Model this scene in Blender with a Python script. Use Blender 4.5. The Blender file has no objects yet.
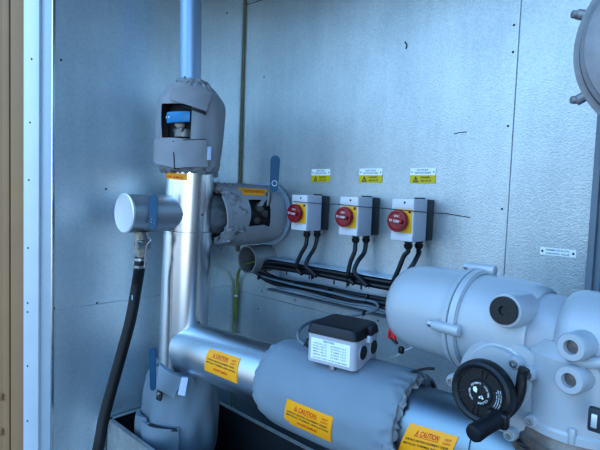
import bpy, bmesh, math, random
from mathutils import Vector, Matrix, noise
random.seed(7)
V = Vector
PI = math.pi
COL = bpy.context.scene.collection
# ------------------------------------------------------------------ camera model
F = 480.0; PITCH = math.atan(30/480.0); ROLL = math.radians(2.1)
fw0 = V((-.682, .7315, 0)).normalized(); rt0 = V((fw0.y, -fw0.x, 0)); up0 = V((0, 0, 1))
CAM = V((1.511, -1.257, 1.5))
FW = fw0*math.cos(PITCH) - up0*math.sin(PITCH); up1 = up0*math.cos(PITCH) + fw0*math.sin(PITCH)
RT = rt0*math.cos(ROLL) + up1*math.sin(ROLL); UP = up1*math.cos(ROLL) - rt0*math.sin(ROLL)
def ray(px, py): return FW + RT*((px-300)/F) - UP*((py-225)/F)
def P(px, py, ax, v):
    """a measured point of the photo on the plane ax = v of the place"""
    d = ray(px, py); i = 'xyz'.index(ax)
    return CAM + d*((v-CAM[i])/d[i])
cd = bpy.data.cameras.new('camera'); cam = bpy.data.objects.new('camera', cd); COL.objects.link(cam)
cd.sensor_width = 36; cd.lens = F/600*36; cd.clip_start = .02
m = Matrix((RT, UP, -FW)).transposed().to_4x4(); m.translation = CAM
cam.matrix_world = m; bpy.context.scene.camera = cam

# ------------------------------------------------------------------ materials
def mat(name, col, rough=.5, metal=0, bump=0, bscale=60, var=0, vscale=8, coat=0, col2=None, stretch=None, fine=0):
    m = bpy.data.materials.new(name); m.use_nodes = True
    nt = m.node_tree; N = nt.nodes; L = nt.links; b = N['Principled BSDF']
    b.inputs['Roughness'].default_value = rough; b.inputs['Metallic'].default_value = metal
    b.inputs['Coat Weight'].default_value = coat; b.inputs['Coat Roughness'].default_value = .15
    tc = N.new('ShaderNodeTexCoord'); mp = N.new('ShaderNodeMapping'); L.new(tc.outputs['Object'], mp.inputs[0])
    if stretch: mp.inputs['Scale'].default_value = stretch
    c = (*col, 1)
    b.inputs['Base Color'].default_value = c
    if var or col2:
        n = N.new('ShaderNodeTexNoise'); n.inputs['Scale'].default_value = vscale; n.inputs['Detail'].default_value = 6
        n.inputs['Roughness'].default_value = .65
        L.new(mp.outputs[0], n.inputs['Vector'])
        r = N.new('ShaderNodeValToRGB'); r.color_ramp.elements[0].position = .3; r.color_ramp.elements[1].position = .7
        lo = col2 or tuple(x*(1-var) for x in col)
        r.color_ramp.elements[0].color = (*lo, 1); r.color_ramp.elements[1].color = (*[min(1, x*(1+var*.6)) for x in col], 1)
        L.new(n.outputs['Fac'], r.inputs[0]); L.new(r.outputs[0], b.inputs['Base Color'])
        mr = N.new('ShaderNodeMapRange'); mr.inputs[3].default_value = max(.03, rough-.08); mr.inputs[4].default_value = rough+.1
        L.new(n.outputs['Fac'], mr.inputs[0]); L.new(mr.outputs[0], b.inputs['Roughness'])
    if bump:
        n2 = N.new('ShaderNodeTexNoise'); n2.inputs['Scale'].default_value = bscale; n2.inputs['Detail'].default_value = 3
        L.new(mp.outputs[0], n2.inputs['Vector'])
        bp = N.new('ShaderNodeBump'); bp.inputs['Strength'].default_value = bump; bp.inputs['Distance'].default_value = .004
        L.new(n2.outputs['Fac'], bp.inputs['Height']); L.new(bp.outputs[0], b.inputs['Normal'])
    return m
def wallmat(name, col, lo, bscale, bump, rough, metal=.0):
    """stippled coated sheet: spangle colour, fine bump, broad stains"""
    m = mat(name, col, rough, metal, bump, bscale)
    nt = m.node_tree; N = nt.nodes; L = nt.links; b = N['Principled BSDF']
    tc = N.new('ShaderNodeTexCoord')
    v = N.new('ShaderNodeTexVoronoi'); v.inputs['Scale'].default_value = bscale*.8; L.new(tc.outputs['Object'], v.inputs['Vector'])
    n = N.new('ShaderNodeTexNoise'); n.inputs['Scale'].default_value = 3.2; n.inputs['Detail'].default_value = 7; L.new(tc.outputs['Object'], n.inputs['Vector'])
    mp = N.new('ShaderNodeMapping'); mp.inputs['Scale'].default_value = (22, 22, 1.6); L.new(tc.outputs['Object'], mp.inputs[0])
    st = N.new('ShaderNodeTexNoise'); st.inputs['Scale'].default_value = 1.5; st.inputs['Detail'].default_value = 4; L.new(mp.outputs[0], st.inputs['Vector'])
    a = N.new('ShaderNodeMath'); a.operation = 'MULTIPLY_ADD'; L.new(v.outputs['Color'], a.inputs[0]); a.inputs[1].default_value = .3
    L.new(n.outputs['Fac'], a.inputs[2])
    a2 = N.new('ShaderNodeMath'); a2.operation = 'MULTIPLY_ADD'; L.new(st.outputs['Fac'], a2.inputs[0]); a2.inputs[1].default_value = .3; L.new(a.outputs[0], a2.inputs[2])
    r = N.new('ShaderNodeValToRGB'); r.color_ramp.elements[0].position = .55; r.color_ramp.elements[1].position = 1.05
    r.color_ramp.elements[0].color = (*lo, 1); r.color_ramp.elements[1].color = (*col, 1)
    L.new(a2.outputs[0], r.inputs[0]); L.new(r.outputs[0], b.inputs['Base Color'])
    return m
M = {}
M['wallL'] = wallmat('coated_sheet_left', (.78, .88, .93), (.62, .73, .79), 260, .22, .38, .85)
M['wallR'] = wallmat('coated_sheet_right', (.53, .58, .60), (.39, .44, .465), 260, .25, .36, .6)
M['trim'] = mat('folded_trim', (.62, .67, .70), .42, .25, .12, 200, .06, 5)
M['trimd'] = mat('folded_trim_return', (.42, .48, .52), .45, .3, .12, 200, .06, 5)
M['beige'] = mat('beige_door', (.37, .205, .10), .6, 0, .1, 90, .12, 3)
M['beige_dk'] = mat('beige_door_shadow', (.17, .11, .07), .65, 0, .1, 90, .1, 3)
M['conc'] = mat('concrete', (.27, .265, .26), .9, 0, .5, 40, .25, 4)
M['alu'] = mat('aluminium_cladding', (.80, .81, .82), .25, 1)
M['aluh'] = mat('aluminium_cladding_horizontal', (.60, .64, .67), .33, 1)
M['alud'] = mat('dull_aluminium', (.50, .53, .55), .40, .9, 0, 12, .08, 9)
M['cap'] = mat('cap_disc', (.70, .72, .74), .42, .55, .05, 30, .05, 12)
M['condt'] = mat('galvanised_conduit', (.50, .62, .74), .34, .6, .03, 30, .05, 12)
M['condp'] = mat('painted_conduit', (.30, .42, .56), .36, .5)
M['galv'] = mat('galvanised_tray', (.50, .50, .48), .42, .6, .15, 90, .22, 25)
M['cloth2'] = mat('big_jacket_cloth', (.22, .27, .315), .62, 0, .3, 900, .07, 7)
M['cloth3'] = mat('bottom_jacket_cloth', (.20, .255, .30), .62, 0, .3, 900, .07, 7)
M['flap3'] = mat('bottom_jacket_flap', (.22, .28, .33), .62, 0, .3, 900, .07, 7)
M['post'] = mat('dark_edge_post', (.16, .20, .24), .5, .3, .1, 60, .15, 12)
M['soffit'] = mat('brown_soffit', (.26, .19, .14), .6)
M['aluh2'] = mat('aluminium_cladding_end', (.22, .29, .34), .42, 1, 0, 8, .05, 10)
M['shade'] = mat('deep_shade', (.018, .022, .028), .7, .1, .1, 60, .2, 9)  # near-black, paints in the shade of tray, sleeve and recess
M['cloth'] = mat('jacket_cloth', (.31, .32, .34), .62, 0, .35, 900, .07, 7)
M['clothw'] = mat('jacket_cloth_wrinkled', (.26, .27, .29), .6, 0, .9, 70, .18, 30)
M['cloth_shade'] = mat('jacket_shade', (.03, .032, .036), .8, 0, .3, 50)  # near-black, paints in the shade of jacket openings and creases
M['flap'] = mat('jacket_flap_cloth', (.30, .305, .325), .6, 0, .35, 900, .06, 8)
M['tag'] = mat('white_tag', (.62, .70, .88), .45)
M['blue'] = mat('blue_lever', (.004, .20, .42), .4, 0, .05, 60, .12, 30, coat=.1)
M['bluedk'] = mat('blue_lever_deep', (.003, .085, .17), .45, 0, .05, 60, .15, 30, coat=.05)
M['vst'] = mat('grey_valve_steel', (.34, .33, .31), .35, .85, .1, 60, .2, 40)
M['brass'] = mat('nickelled_brass', (.20, .19, .18), .4, .85, .1, 60, .2, 40)
M['steel'] = mat('steel_screw', (.42, .43, .44), .35, .9)
M['dark'] = mat('dark_speck', (.03, .035, .045), .6)
M['rub'] = mat('black_rubber', (.007, .008, .009), .55, 0, .08, 120)
M['blk'] = mat('black_cable', (.009, .011, .015), .42)
M['blkg'] = mat('black_plastic', (.008, .009, .013), .5, 0, .12, 400)
M['blkm'] = mat('black_handwheel', (.010, .011, .013), .42, 0, .2, 300)
M['grc'] = mat('grey_cable', (.13, .17, .20), .45)
M['wht'] = mat('white_plastic', (.60, .62, .66), .42, 0, .03, 200)
M['jbw'] = mat('pale_grey_box_plastic', (.44, .44, .48), .45, 0, .03, 200)
M['lgry'] = mat('light_grey_plastic', (.42, .44, .50), .45, 0, .03, 200)
M['dgry'] = mat('charcoal_plastic', (.010, .013, .019), .45, 0, .1, 300)
M['red'] = mat('red_knob', (.25, .004, .012), .3, 0, coat=.3)
M['redt'] = mat('red_tag', (.75, .02, .02), .4)
M['yel'] = mat('yellow_plate', (.88, .45, .01), .5)
M['lyel'] = mat('sign_yellow', (.58, .46, .005), .5)
M['ora'] = mat('caution_orange', (.95, .39, .004), .45, 0, 0, 1, .04, 20)
M['labw'] = mat('label_white', (.78, .84, .84), .5)
M['ink'] = mat('ink_black', (.03, .03, .03), .6)
M['inkb'] = mat('ink_blue_grey', (.10, .17, .24), .6)
M['inkr'] = mat('ink_red', (.60, .02, .01), .6)
M['white'] = mat('print_white', (.8, .82, .85), .6)
M['paint'] = mat('actuator_paint', (.42, .45, .48), .33, .05, .04, 160, .05, 6, coat=.25)
M['paintd'] = mat('actuator_paint_shade', (.40, .42, .455), .42, .1, .1, 160, .06, 6)
M['base'] = mat('coupling_clamp', (.20, .175, .16), .42, .6, .25, 50, .4, 40)
M['earth'] = mat('earth_cable_sleeve', (.22, .27, .05), .5, 0, .05, 40, .35, 60)
M['seal'] = mat('olive_sealant', (.16, .16, .10), .7, 0, .4, 120, .3, 40)
M['greybr'] = mat('weathered_grey_casting', (.30, .29, .30), .45, .3, .2, 60, .2, 20)
M['tube'] = mat('sleeve_tube', (.30, .31, .32), .5, .5, .1, 40, .15, 15)

# ------------------------------------------------------------------ object helpers
OFF = {}
def tagp(o, label=None, cat=None, group=None, kind=None):
    if label: o['label'] = label
    if cat: o['category'] = cat
    if group: o['group'] = group
    if kind: o['kind'] = kind
    return o
def thing(name, label, cat, loc, group=None):
    o = bpy.data.objects.new(name, None); COL.objects.link(o); o.empty_display_size = .05
    o.location = loc; OFF[o] = V(loc)
    return tagp(o, label, cat, group)
def finish(bm, smooth):
    bmesh.ops.recalc_face_normals(bm, faces=bm.faces)
    if smooth:
        for f in bm.faces: f.smooth = True
        for e in bm.edges:
            if len(e.link_faces) == 2 and e.calc_face_angle(0) > smooth: e.smooth = False
def obj(name, bm, m, parent=None, smooth=.6, label=None, thick=0):
    off = OFF.get(parent, V((0, 0, 0)))
    if not isinstance(bm, bpy.types.Mesh):
        if thick:
            bmesh.ops.recalc_face_normals(bm, faces=bm.faces)
            bmesh.ops.solidify(bm, geom=bm.faces[:], thickness=-thick)
        finish(bm, smooth)
        me = bpy.data.meshes.new(name); bm.to_mesh(me); bm.free()
    else: me = bm
    if parent is None:      # origin at the middle of the thing's foot
        xs = [v.co for v in me.vertices]
        off = V(((min(v.x for v in xs)+max(v.x for v in xs))/2, (min(v.y for v in xs)+max(v.y for v in xs))/2, min(v.z for v in xs)))
    me.transform(Matrix.Translation(-off))
    mm = m if isinstance(m, (list, tuple)) else [m]
    for q in mm: me.materials.append(q)
    o = bpy.data.objects.new(name, me); COL.objects.link(o)
    if parent is not None: o.parent = parent
    else: o.location = off
    OFF[o] = off
    if label: o['label'] = label
    return o
def B(): return bmesh.new()
def frame(d):
    d = V(d).normalized(); h = V((0, 0, 1)) if abs(d.z) < .9 else V((0, 1, 0))
    e1 = h.cross(d).normalized(); return d, e1, d.cross(e1)
def lathe(bm, p0, d, prof, n=48, cap=True, ang0=0, fn=None):
    """prof: list of (t along d, radius)"""
    d, e1, e2 = frame(d); p0 = V(p0); rings = []
    for t, r in prof:
        rings.append([bm.verts.new(p0 + d*t + (e1*math.cos(a) + e2*math.sin(a))*(r*(fn(a) if fn else 1))) for a in [ang0+2*PI*i/n for i in range(n)]])
    for a, b in zip(rings, rings[1:]):
        for i in range(n): bm.faces.new((a[i], a[(i+1) % n], b[(i+1) % n], b[i]))
    if cap: bm.faces.new(rings[0]); bm.faces.new(rings[-1])
    return bm
def cyl(bm, p0, p1, r, n=24, r1=None, bev=0):
    p0 = V(p0); p1 = V(p1); L = (p1-p0).length; r1 = r if r1 is None else r1
    pr = [(0, r), (L, r1)] if not bev else [(0, r-bev), (bev*.3, r-bev*.3), (bev, r), (L-bev, r1), (L-bev*.3, r1-bev*.3), (L, r1-bev)]
    return lathe(bm, p0, p1-p0, pr, n)
def box(bm, c, s, rot=None, bev=0, seg=2):
    r = bmesh.ops.create_cube(bm, size=1); vs = r['verts']
    mx = Matrix.Translation(V(c)) @ (rot.to_4x4() if rot else Matrix()) @ Matrix.Diagonal((*s, 1))
    bmesh.ops.transform(bm, matrix=mx, verts=vs)
    if bev:
        es = {e for v in vs for e in v.link_edges}
        bmesh.ops.bevel(bm, geom=list(es), offset=bev, segments=seg, affect='EDGES', profile=.5)
    return bm
def boxr(bm, x0, x1, y0, y1, z0, z1, bev=0, seg=2):
    return box(bm, ((x0+x1)/2, (y0+y1)/2, (z0+z1)/2), (x1-x0, y1-y0, z1-z0), None, bev, seg)
def smoothpath(pts, k=8):
    pts = [V(p) for p in pts]; q = [pts[0]*2-pts[1]] + pts + [pts[-1]*2-pts[-2]]; out = []
    for i in range(1, len(q)-2):
        for j in range(k):
            t = j/k; a, b, c, d = q[i-1:i+3]
            out.append(.5*((2*b) + (c-a)*t + (2*a-5*b+4*c-d)*t*t + (3*b-a-3*c+d)*t**3))
    out.append(pts[-1]); return out
def tube(bm, pts, r, n=12, k=8, sm=True):
    pts = smoothpath(pts, k) if sm else [V(p) for p in pts]
    prev = None; rings = []
    for i, p in enumerate(pts):
        d = (pts[min(i+1, len(pts)-1)]-pts[max(i-1, 0)]).normalized()
        if prev is None: e1 = frame(d)[1]
        else: e1 = (prev - d*prev.dot(d)).normalized()
        prev = e1; e2 = d.cross(e1); rr = r(i/(len(pts)-1)) if callable(r) else r
        rings.append([bm.verts.new(p + (e1*math.cos(2*PI*j/n)+e2*math.sin(2*PI*j/n))*rr) for j in range(n)])
    for a, b in zip(rings, rings[1:]):
        for j in range(n): bm.faces.new((a[j], a[(j+1) % n], b[(j+1) % n], b[j]))
    bm.faces.new(rings[0]); bm.faces.new(rings[-1]); return bm
class Cyl:
    def __init__(s, p0, d, r): s.p0 = V(p0); s.d, s.e1, s.e2 = frame(d); s.r = r
    def hit(s, px, py):
        o = CAM - s.p0; v = ray(px, py); o_ = o - s.d*o.dot(s.d); v_ = v - s.d*v.dot(s.d)
        a = v_.dot(v_); b = 2*o_.dot(v_); c = o_.dot(o_) - s.r**2; D = b*b-4*a*c
        t = (-b-math.sqrt(max(D, 0)))/(2*a); q = o + v*t
        return (math.atan2(q.dot(s.e2), q.dot(s.e1)), q.dot(s.d))
    def pt(s, a, t, h=0): return s.p0 + s.d*t + (s.e1*math.cos(a)+s.e2*math.sin(a))*(s.r+h)
class Plane:
    def __init__(s, p0, n):
        s.p0 = V(p0); s.n = V(n).normalized(); s.u = V((0, 0, 1)).cross(s.n).normalized(); s.v = s.n.cross(s.u)
    def hit(s, px, py):
        d = ray(px, py); q = CAM + d*((s.p0-CAM).dot(s.n)/d.dot(s.n)) - s.p0
        return (q.dot(s.u), q.dot(s.v))
    def pt(s, a, b, h=0): return s.p0 + s.u*a + s.v*b + s.n*h
class Patch:
    """a four-cornered sheet lying on a surface; corners TL, TR, BR, BL as seen"""
    def __init__(s, surf, px):
        s.s = surf; s.c = [surf.hit(*p) for p in px]
        for i in range(1, 4):
            a, t = s.c[i]
            if isinstance(surf, Cyl):
                while a - s.c[0][0] > PI: a -= 2*PI
                while a - s.c[0][0] < -PI: a += 2*PI
            s.c[i] = (a, t)
    def pt(s, u, v, h=0):   # u right, v down
        c = s.c; f = lambda i: (c[0][i]*(1-u)+c[1][i]*u)*(1-v)+(c[3][i]*(1-u)+c[2][i]*u)*v
        return s.s.pt(f(0), f(1), h)
    def size(s):
        return (s.pt(1, .5)-s.pt(0, .5)).length, (s.pt(.5, 1)-s.pt(.5, 0)).length
def sheet(bm, pa, h=.002, nu=10, nv=8, u0=0, u1=1, v0=0, v1=1, wob=0, fold=None, back=None):
    g = []
    for j in range(nv+1):
        row = []
        for i in range(nu+1):
            u = u0+(u1-u0)*i/nu; v = v0+(v1-v0)*j/nv
            hh = h + (fold(u, v) if fold else 0)
            p = pa.pt(u, v, hh)
            if wob: p = p + noise.noise_vector(p*14)*wob
            row.append(bm.verts.new(p))
        g.append(row)
    for j in range(nv):
        for i in range(nu): bm.faces.new((g[j][i], g[j][i+1], g[j+1][i+1], g[j+1][i]))
    if back is not None:    # closed rim down to the surface
        ring = [g[0][i] for i in range(nu+1)] + [g[j][nu] for j in range(1, nv+1)] + [g[nv][i] for i in range(nu-1, -1, -1)] + [g[j][0] for j in range(nv-1, 0, -1)]
        uv = [(u0+(u1-u0)*i/nu, v0) for i in range(nu+1)] + [(u1, v0+(v1-v0)*j/nv) for j in range(1, nv+1)] + [(u0+(u1-u0)*i/nu, v1) for i in range(nu-1, -1, -1)] + [(u0, v0+(v1-v0)*j/nv) for j in range(nv-1, 0, -1)]
        lo = [bm.verts.new(pa.pt(u, v, back)) for u, v in uv]
        for k in range(len(ring)): bm.faces.new((ring[k], ring[(k+1) % len(ring)], lo[(k+1) % len(ring)], lo[k]))
    return bm
TC = {}
def textgeo(s):
    """letters as flat triangles: vertices normalised so cap height = 1, x from 0"""
    if s in TC: return TC[s]
    cu = bpy.data.curves.new('t', 'FONT'); cu.body = s; cu.size = 1; cu.offset = .012; cu.resolution_u = 2
    o = bpy.data.objects.new('t', cu); COL.objects.link(o)
    dg = bpy.context.evaluated_depsgraph_get(); dg.update()
    me = bpy.data.meshes.new_from_object(o.evaluated_get(dg))
    vs = [(v.co.x, v.co.y) for v in me.vertices]; fs = [tuple(p.vertices) for p in me.polygons]
    bpy.data.objects.remove(o); bpy.data.curves.remove(cu); bpy.data.meshes.remove(me)
    x0 = min(v[0] for v in vs); w = max(v[0] for v in vs)-x0; hh = .72
    TC[s] = ([((x-x0)/w, y/hh) for x, y in vs], fs, w/hh); return TC[s]
def write(bm, pa, s, u0, v0, u1, v1, h=.0026):
    """set a line of writing in the rectangle u0..u1, v0 (top) .. v1 (base)"""
    vs, fs, asp = textgeo(s)
    vv = [bm.verts.new(pa.pt(u0+(u1-u0)*x, v1-(v1-v0)*y, h)) for x, y in vs]
    for f in fs:
        try: bm.faces.new([vv[i] for i in f])
        except ValueError: pass
def tri(bm, pa, uc, vc, du, dv, h=.0026):
    a = [pa.pt(uc, vc-dv, h), pa.pt(uc+du, vc+dv, h), pa.pt(uc-du, vc+dv, h)]
    b = [pa.pt(uc, vc-dv*.45, h), pa.pt(uc+du*.6, vc+dv*.72, h), pa.pt(uc-du*.6, vc+dv*.72, h)]
    A = [bm.verts.new(p) for p in a]; C = [bm.verts.new(p) for p in b]
    for i in range(3): bm.faces.new((A[i], A[(i+1) % 3], C[(i+1) % 3], C[i]))
    q = [bm.verts.new(pa.pt(uc+x*du, vc+y*dv, h)) for x, y in ((-.08, -.2), (.08, -.2), (.08, .55), (-.08, .55))]; bm.faces.new(q)
def screw(parent, p, n, r=.004, m='steel', name='screw', h=.002):
    bm = B(); p = V(p); n = V(n).normalized()
    lathe(bm, p-n*.0005, n, [(0, r), (h*.5, r*.95), (h, r*.6)], 10)
    return obj(name, bm, M[m], parent)

# ------------------------------------------------------------------ THE SETTING
def struct(name, bm, m, parent=None, **k):
    o = obj(name, bm, m, parent, **k)
    if parent is None: o['kind'] = 'structure'
    return o
bm = B(); boxr(bm, -1.2, 3.0, -3.2, .04, -.06, 0); struct('floor', bm, M['conc'])
# left wall: upper and lower sheets with a hairline joint
SZL, SZR, TOP = 1.126, 1.101, 2.36
bm = B()
boxr(bm, -.035, 0, -.715, .03, .0, SZL-.0012, .0006, 1); boxr(bm, -.035, 0, -.715, .03, SZL+.0012, TOP, .0006, 1)
boxr(bm, -.04, -.004, -.714, .03, SZL-.01, SZL+.01)
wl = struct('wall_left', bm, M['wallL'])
bm = B()
for z0, z1 in ((0, SZR-.0012), (SZR+.0012, TOP)):
    boxr(bm, 0.0005, 1.0610, 0, .035, z0, z1, .0006, 1)
    boxr(bm, 1.0634, 1.248, 0, .035, z0, z1, .0006, 1)
boxr(bm, .001, 1.24, .004, .04, SZR-.01, SZR+.01); boxr(bm, 1.05, 1.075, .004, .04, 0, TOP)
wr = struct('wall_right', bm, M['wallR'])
bm = B(); boxr(bm, -.06, 1.30, -.62, .05, TOP, TOP+.05); struct('unseen_ceiling', bm, M['soffit'])  # unseen; brown colour, height and overhang shaped to darken the wall tops
for px, py in ((54, 308), (97, 303), (106, 189), (200, 5), (227, 13), (61, 60)): screw(wl, P(px, py, 'x', 0), (1, 0, 0), .0035, 'dark', 'rivet')
for px, py in ((514, 25), (513, 52), (508, 126), (502, 209), (264, 77), (262, 291), (295, 300), (351, 309), (378, 321), (258, 309)):
    screw(wr, P(px, py, 'y', 0), (0, -1, 0), .0032, 'dark', 'rivet')
pl = Plane((0, 0, 0), (0, -1, 0))
def scuff(pts, r=.0012):
    bm = B(); tube(bm, [pl.pt(*pl.hit(*p), .0002) for p in pts], r, 6, 3); obj('scuff_mark', bm, M['dark'], wr)
scuff([(405, 42), (407, 45), (406, 49)], .0022); scuff([(454, 134), (460, 132.5), (467, 132)]); scuff([(245, 5), (252, 3), (262, 0)], .0015)
# trims
lf = V((-.85, -.56, 0)).normalized(); pn = V((lf.y, -lf.x, 0)) * -1
if pn.dot(CAM - V((0, -.7, 1.5))) < 0: pn = -pn
A0 = V((0.0, -.718, 0))
def slab(bm, a, b, z0, z1, th, bev=0, out=0):
    a = V(a)+pn*out; b = V(b)+pn*out; c = (a+b)/2 - pn*th/2; c.z = (z0+z1)/2
    d = (b-a); rot = Matrix((d.normalized(), V((0, 0, 1)).cross(d.normalized()), V((0, 0, 1)))).transposed()
    return box(bm, c, (d.length, th, z1-z0), rot, bev)
pA = Plane(A0, pn)
def onA(px, py=225): return pA.pt(*pA.hit(px, py))
a1 = onA(52.2); a2 = onA(40.5); a3 = onA(25.2)
for v in (a1, a2, a3): v.z = 0
a0 = onA(53.4); a0.z = 0
bm = B(); slab(bm, a0, a1, 0, TOP, .02, .001, .006); struct('trim_1', bm, M['alu'])
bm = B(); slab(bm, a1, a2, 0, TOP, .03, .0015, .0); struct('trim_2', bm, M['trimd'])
bm = B(); slab(bm, a2, a3, 0, TOP, .03, .002, .008); t3 = struct('trim_3', bm, M['trim'])
pA3 = Plane(A0+pn*.008, pn)
for px, py in ((31.6, 59), (30, 122.5), (28.8, 180), (28, 248), (27.6, 303), (27.6, 312), (27.6, 366), (27.4, 421)):
    screw(t3, pA3.pt(*pA3.hit(px, py)), pn, .003, 'dark', 'rivet')
bm = B()
b1 = onA(23.5); b2 = onA(10.5); b3 = onA(8.0); b4 = onA(1.5); b5 = onA(-25)
for v in (b1, b2, b3, b4, b5): v.z = 0
slab(bm, a3, b1, 0, TOP, .03, 0, -.012); slab(bm, b1, b2, 0, TOP, .04, .002, 0); slab(bm, b2, b3, 0, TOP, .03, 0, -.012)
slab(bm, b3, b4, 0, TOP, .03, .001, -.004); slab(bm, b4, b5, 0, TOP, .03, .001, -.009)
dr = struct('door_1', bm, M['beige'])
for py in (397, 432):
    q = onA(1.0, py); bm = B(); box(bm, q+pn*.0, (.010, .010, .022), None, .003); obj('hinge', bm, M['beige'], dr)
# right edge of the enclosure
bm = B(); boxr(bm, 1.2485, 1.2620, -.016, .05, 0, TOP, .001); boxr(bm, 1.262, 1.276, -.006, .05, 0, TOP, .001); struct('trim_4', bm, M['post'])
bm = B(); boxr(bm, 1.2765, 2.2, .16, .19, 0, TOP); boxr(bm, 1.266, 1.276, .051, .19, 0, TOP); struct('wall_recess', bm, M['shade'])  # near-black colour paints the gap's darkness; side piece added to keep daylight out
# sealant bead in the corner
bm = B(); tube(bm, [(.004, -.004, 1.26), (.005, -.005, 1.6), (.004, -.004, 2.0), (.004, -.004, 2.6)], .0045, 8, 4)
o = obj('corner_sealant', bm, M['seal'], wl)

# ------------------------------------------------------------------ PIPEWORK
RX, RY, RR = .186, -.37, .0755
riser_dir = V((.020, 0, .5)); rb = V((RX-.013, RY, .95))
def rpos(z): return rb + riser_dir*((z-.95)/.5)
riser = thing('clad_riser_pipe', 'vertical bright aluminium clad pipe with a side stub between wall corner and cloth jackets', 'pipe', (RX-.02, RY, .85))
bm = B(); lathe(bm, rpos(.85), riser_dir, [(0, RR+.0015), (.522, RR+.0015), (.523, RR-.0008), (.736, RR-.0008)], 72)
obj('riser_cladding', bm, M['alu'], riser)
bm = B(); lathe(bm, rpos(1.365), riser_dir, [(0, RR+.002), (.001, RR+.0032), (.008, RR+.0032), (.009, RR+.002)], 72, cap=False); obj('seam_band', bm, M['alu'], riser)
RC = Cyl(rb, riser_dir, RR+.0015)
bm = B(); pa = Patch(RC, ((171.5, 262), (173, 262), (171.5, 345), (170, 345))); sheet(bm, pa, .0012, 2, 6, back=-.001); obj('lap_seam', bm, M['alud'], riser)
for px, py in ((182, 214), (202.5, 215), (199, 322)):
    a = RC.hit(px, py); n = RC.pt(*a, 1)-RC.pt(*a, 0); screw(riser, RC.pt(*a), n, .0028, 'dark')
# side stub toward the viewer's left, capped
SZ, SR, SL = 1.428, .0560, .214
stub = bm = B(); lathe(bm, (RX, RY, SZ), (0, -1, 0), [(.02, SR), (SL, SR)], 64); obj('side_stub', bm, M['alud'], riser)
bm = B(); lathe(bm, (RX, RY-SL, SZ), (0, -1, 0), [(-.004, SR+.001), (-.001, SR+.0030), (.003, SR+.0030), (.0055, SR-.001), (.004, SR-.006), (.004, 0.0005)], 64); obj('end_cap', bm, M['cap'], riser)
bm = B(); lathe(bm, (RX, RY, SZ), (0, -1, 0), [(RR-.004, SR+.006), (RR+.004, SR+.002)], 64, cap=False)
# branch cone toward the valve at the wall
bm = B(); lathe(bm, (RX, RY, 1.424), (0, 1, 0), [(.03, .066), (.10, .068), (.17, .070)], 64); obj('branch_cladding', bm, M['alud'], riser)

# stickers
def caution(parent, surf, px, lines=True, name='caution_sticker', cut=None, h=.0015):
    pa = Patch(surf, px); bm = B(); sheet(bm, pa, h, 14, 8, back=-.0005)
    st = obj(name, bm, M['ora'], parent, label='orange caution sticker')
    k = B(); write(k, pa, 'SURFACE HEATING EQUIPMENT UNDER', .06, .40, .92, .47, h+.0006); write(k, pa, 'METALLIC THERMAL INSULATION', .05, .53, .95, .60, h+.0006)
    obj('lettering', k, M['ink'], st, smooth=0)
    k = B(); write(k, pa, 'CAUTION', .30, .13, .68, .29, h+.0006); write(k, pa, 'HOT', .80, .15, .92, .22, h+.0006); write(k, pa, '230V', .78, .27, .93, .33, h+.0006)
    write(k, pa, 'DO NOT DAMAGE', .30, .72, .72, .82, h+.0006)
    q = [k.verts.new(pa.pt(u, v, h+.0006)) for u, v in ((.28, .315), (.70, .315), (.70, .33), (.28, .33))]; k.faces.new(q)
    tri(k, pa, .235, .22, .035, .10, h+.0006)
    obj('heading', k, M['inkr'], st, smooth=0)
    return st
RCu = Cyl(rb, riser_dir, RR+.0005)
pa = Patch(RCu, ((163.5, 172), (187, 174), (187, 180.5), (163.5, 178)))
bm = B(); sheet(bm, pa, .001, 10, 3, back=-.0005); st = obj('caution_sticker', bm, M['ora'], riser, label='orange sticker peeping out below the jacket')
k = B(); write(k, pa, 'DO NOT DAMAGE', .2, .45, .9, .8, .002); obj('lettering', k, M['inkr'], st, smooth=0)

# thin pipe up from the top valve
bm = B(); tp = P(190.7, 0, 'y', RY); bt = P(190.3, 92, 'y', RY)
lathe(bm, bt, (tp-bt), [(-.06, .0335), (.72, .0335)], 48)
o = obj('conduit_pipe', bm, M['condp']); tagp(o, 'narrow pale blue pipe rising out of the topmost cloth jacket', 'pipe')

# horizontal clad pipe along the wall
HA = V((RX-.01, RY, .993)); HB = V((1.45, RY, 1.052)); hd = (HB-HA).normalized(); HR = .080
def hpos(x): return HA + hd*((x-HA.x)/hd.x)
hp = thing('clad_horizontal_pipe', 'horizontal aluminium clad pipe leaving the riser with an orange sticker on it', 'pipe', hpos(.35)-V((0, 0, HR)))
bm = B(); L = (hpos(.70)-HA).length; lathe(bm, HA, hd, [(.040, HR-.004), (.042, HR), (L, HR)], 72); obj('cladding', bm, M['aluh'], hp)
HC = Cyl(HA, hd, HR)
caution(hp, HC, ((210, 348.5), (241, 358.5), (237.5, 383.5), (205, 370)))
hp2 = thing('clad_horizontal_pipe', 'aluminium clad pipe end between the big jacket and the actuator with an orange sticker', 'pipe', hpos(1.1)-V((0, 0, HR)))
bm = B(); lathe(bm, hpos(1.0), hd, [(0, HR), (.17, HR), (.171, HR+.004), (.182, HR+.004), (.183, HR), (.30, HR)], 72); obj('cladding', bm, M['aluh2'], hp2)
caution(hp2, HC, ((411, 423), (459, 437), (448, 466), (398, 452)))

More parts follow.
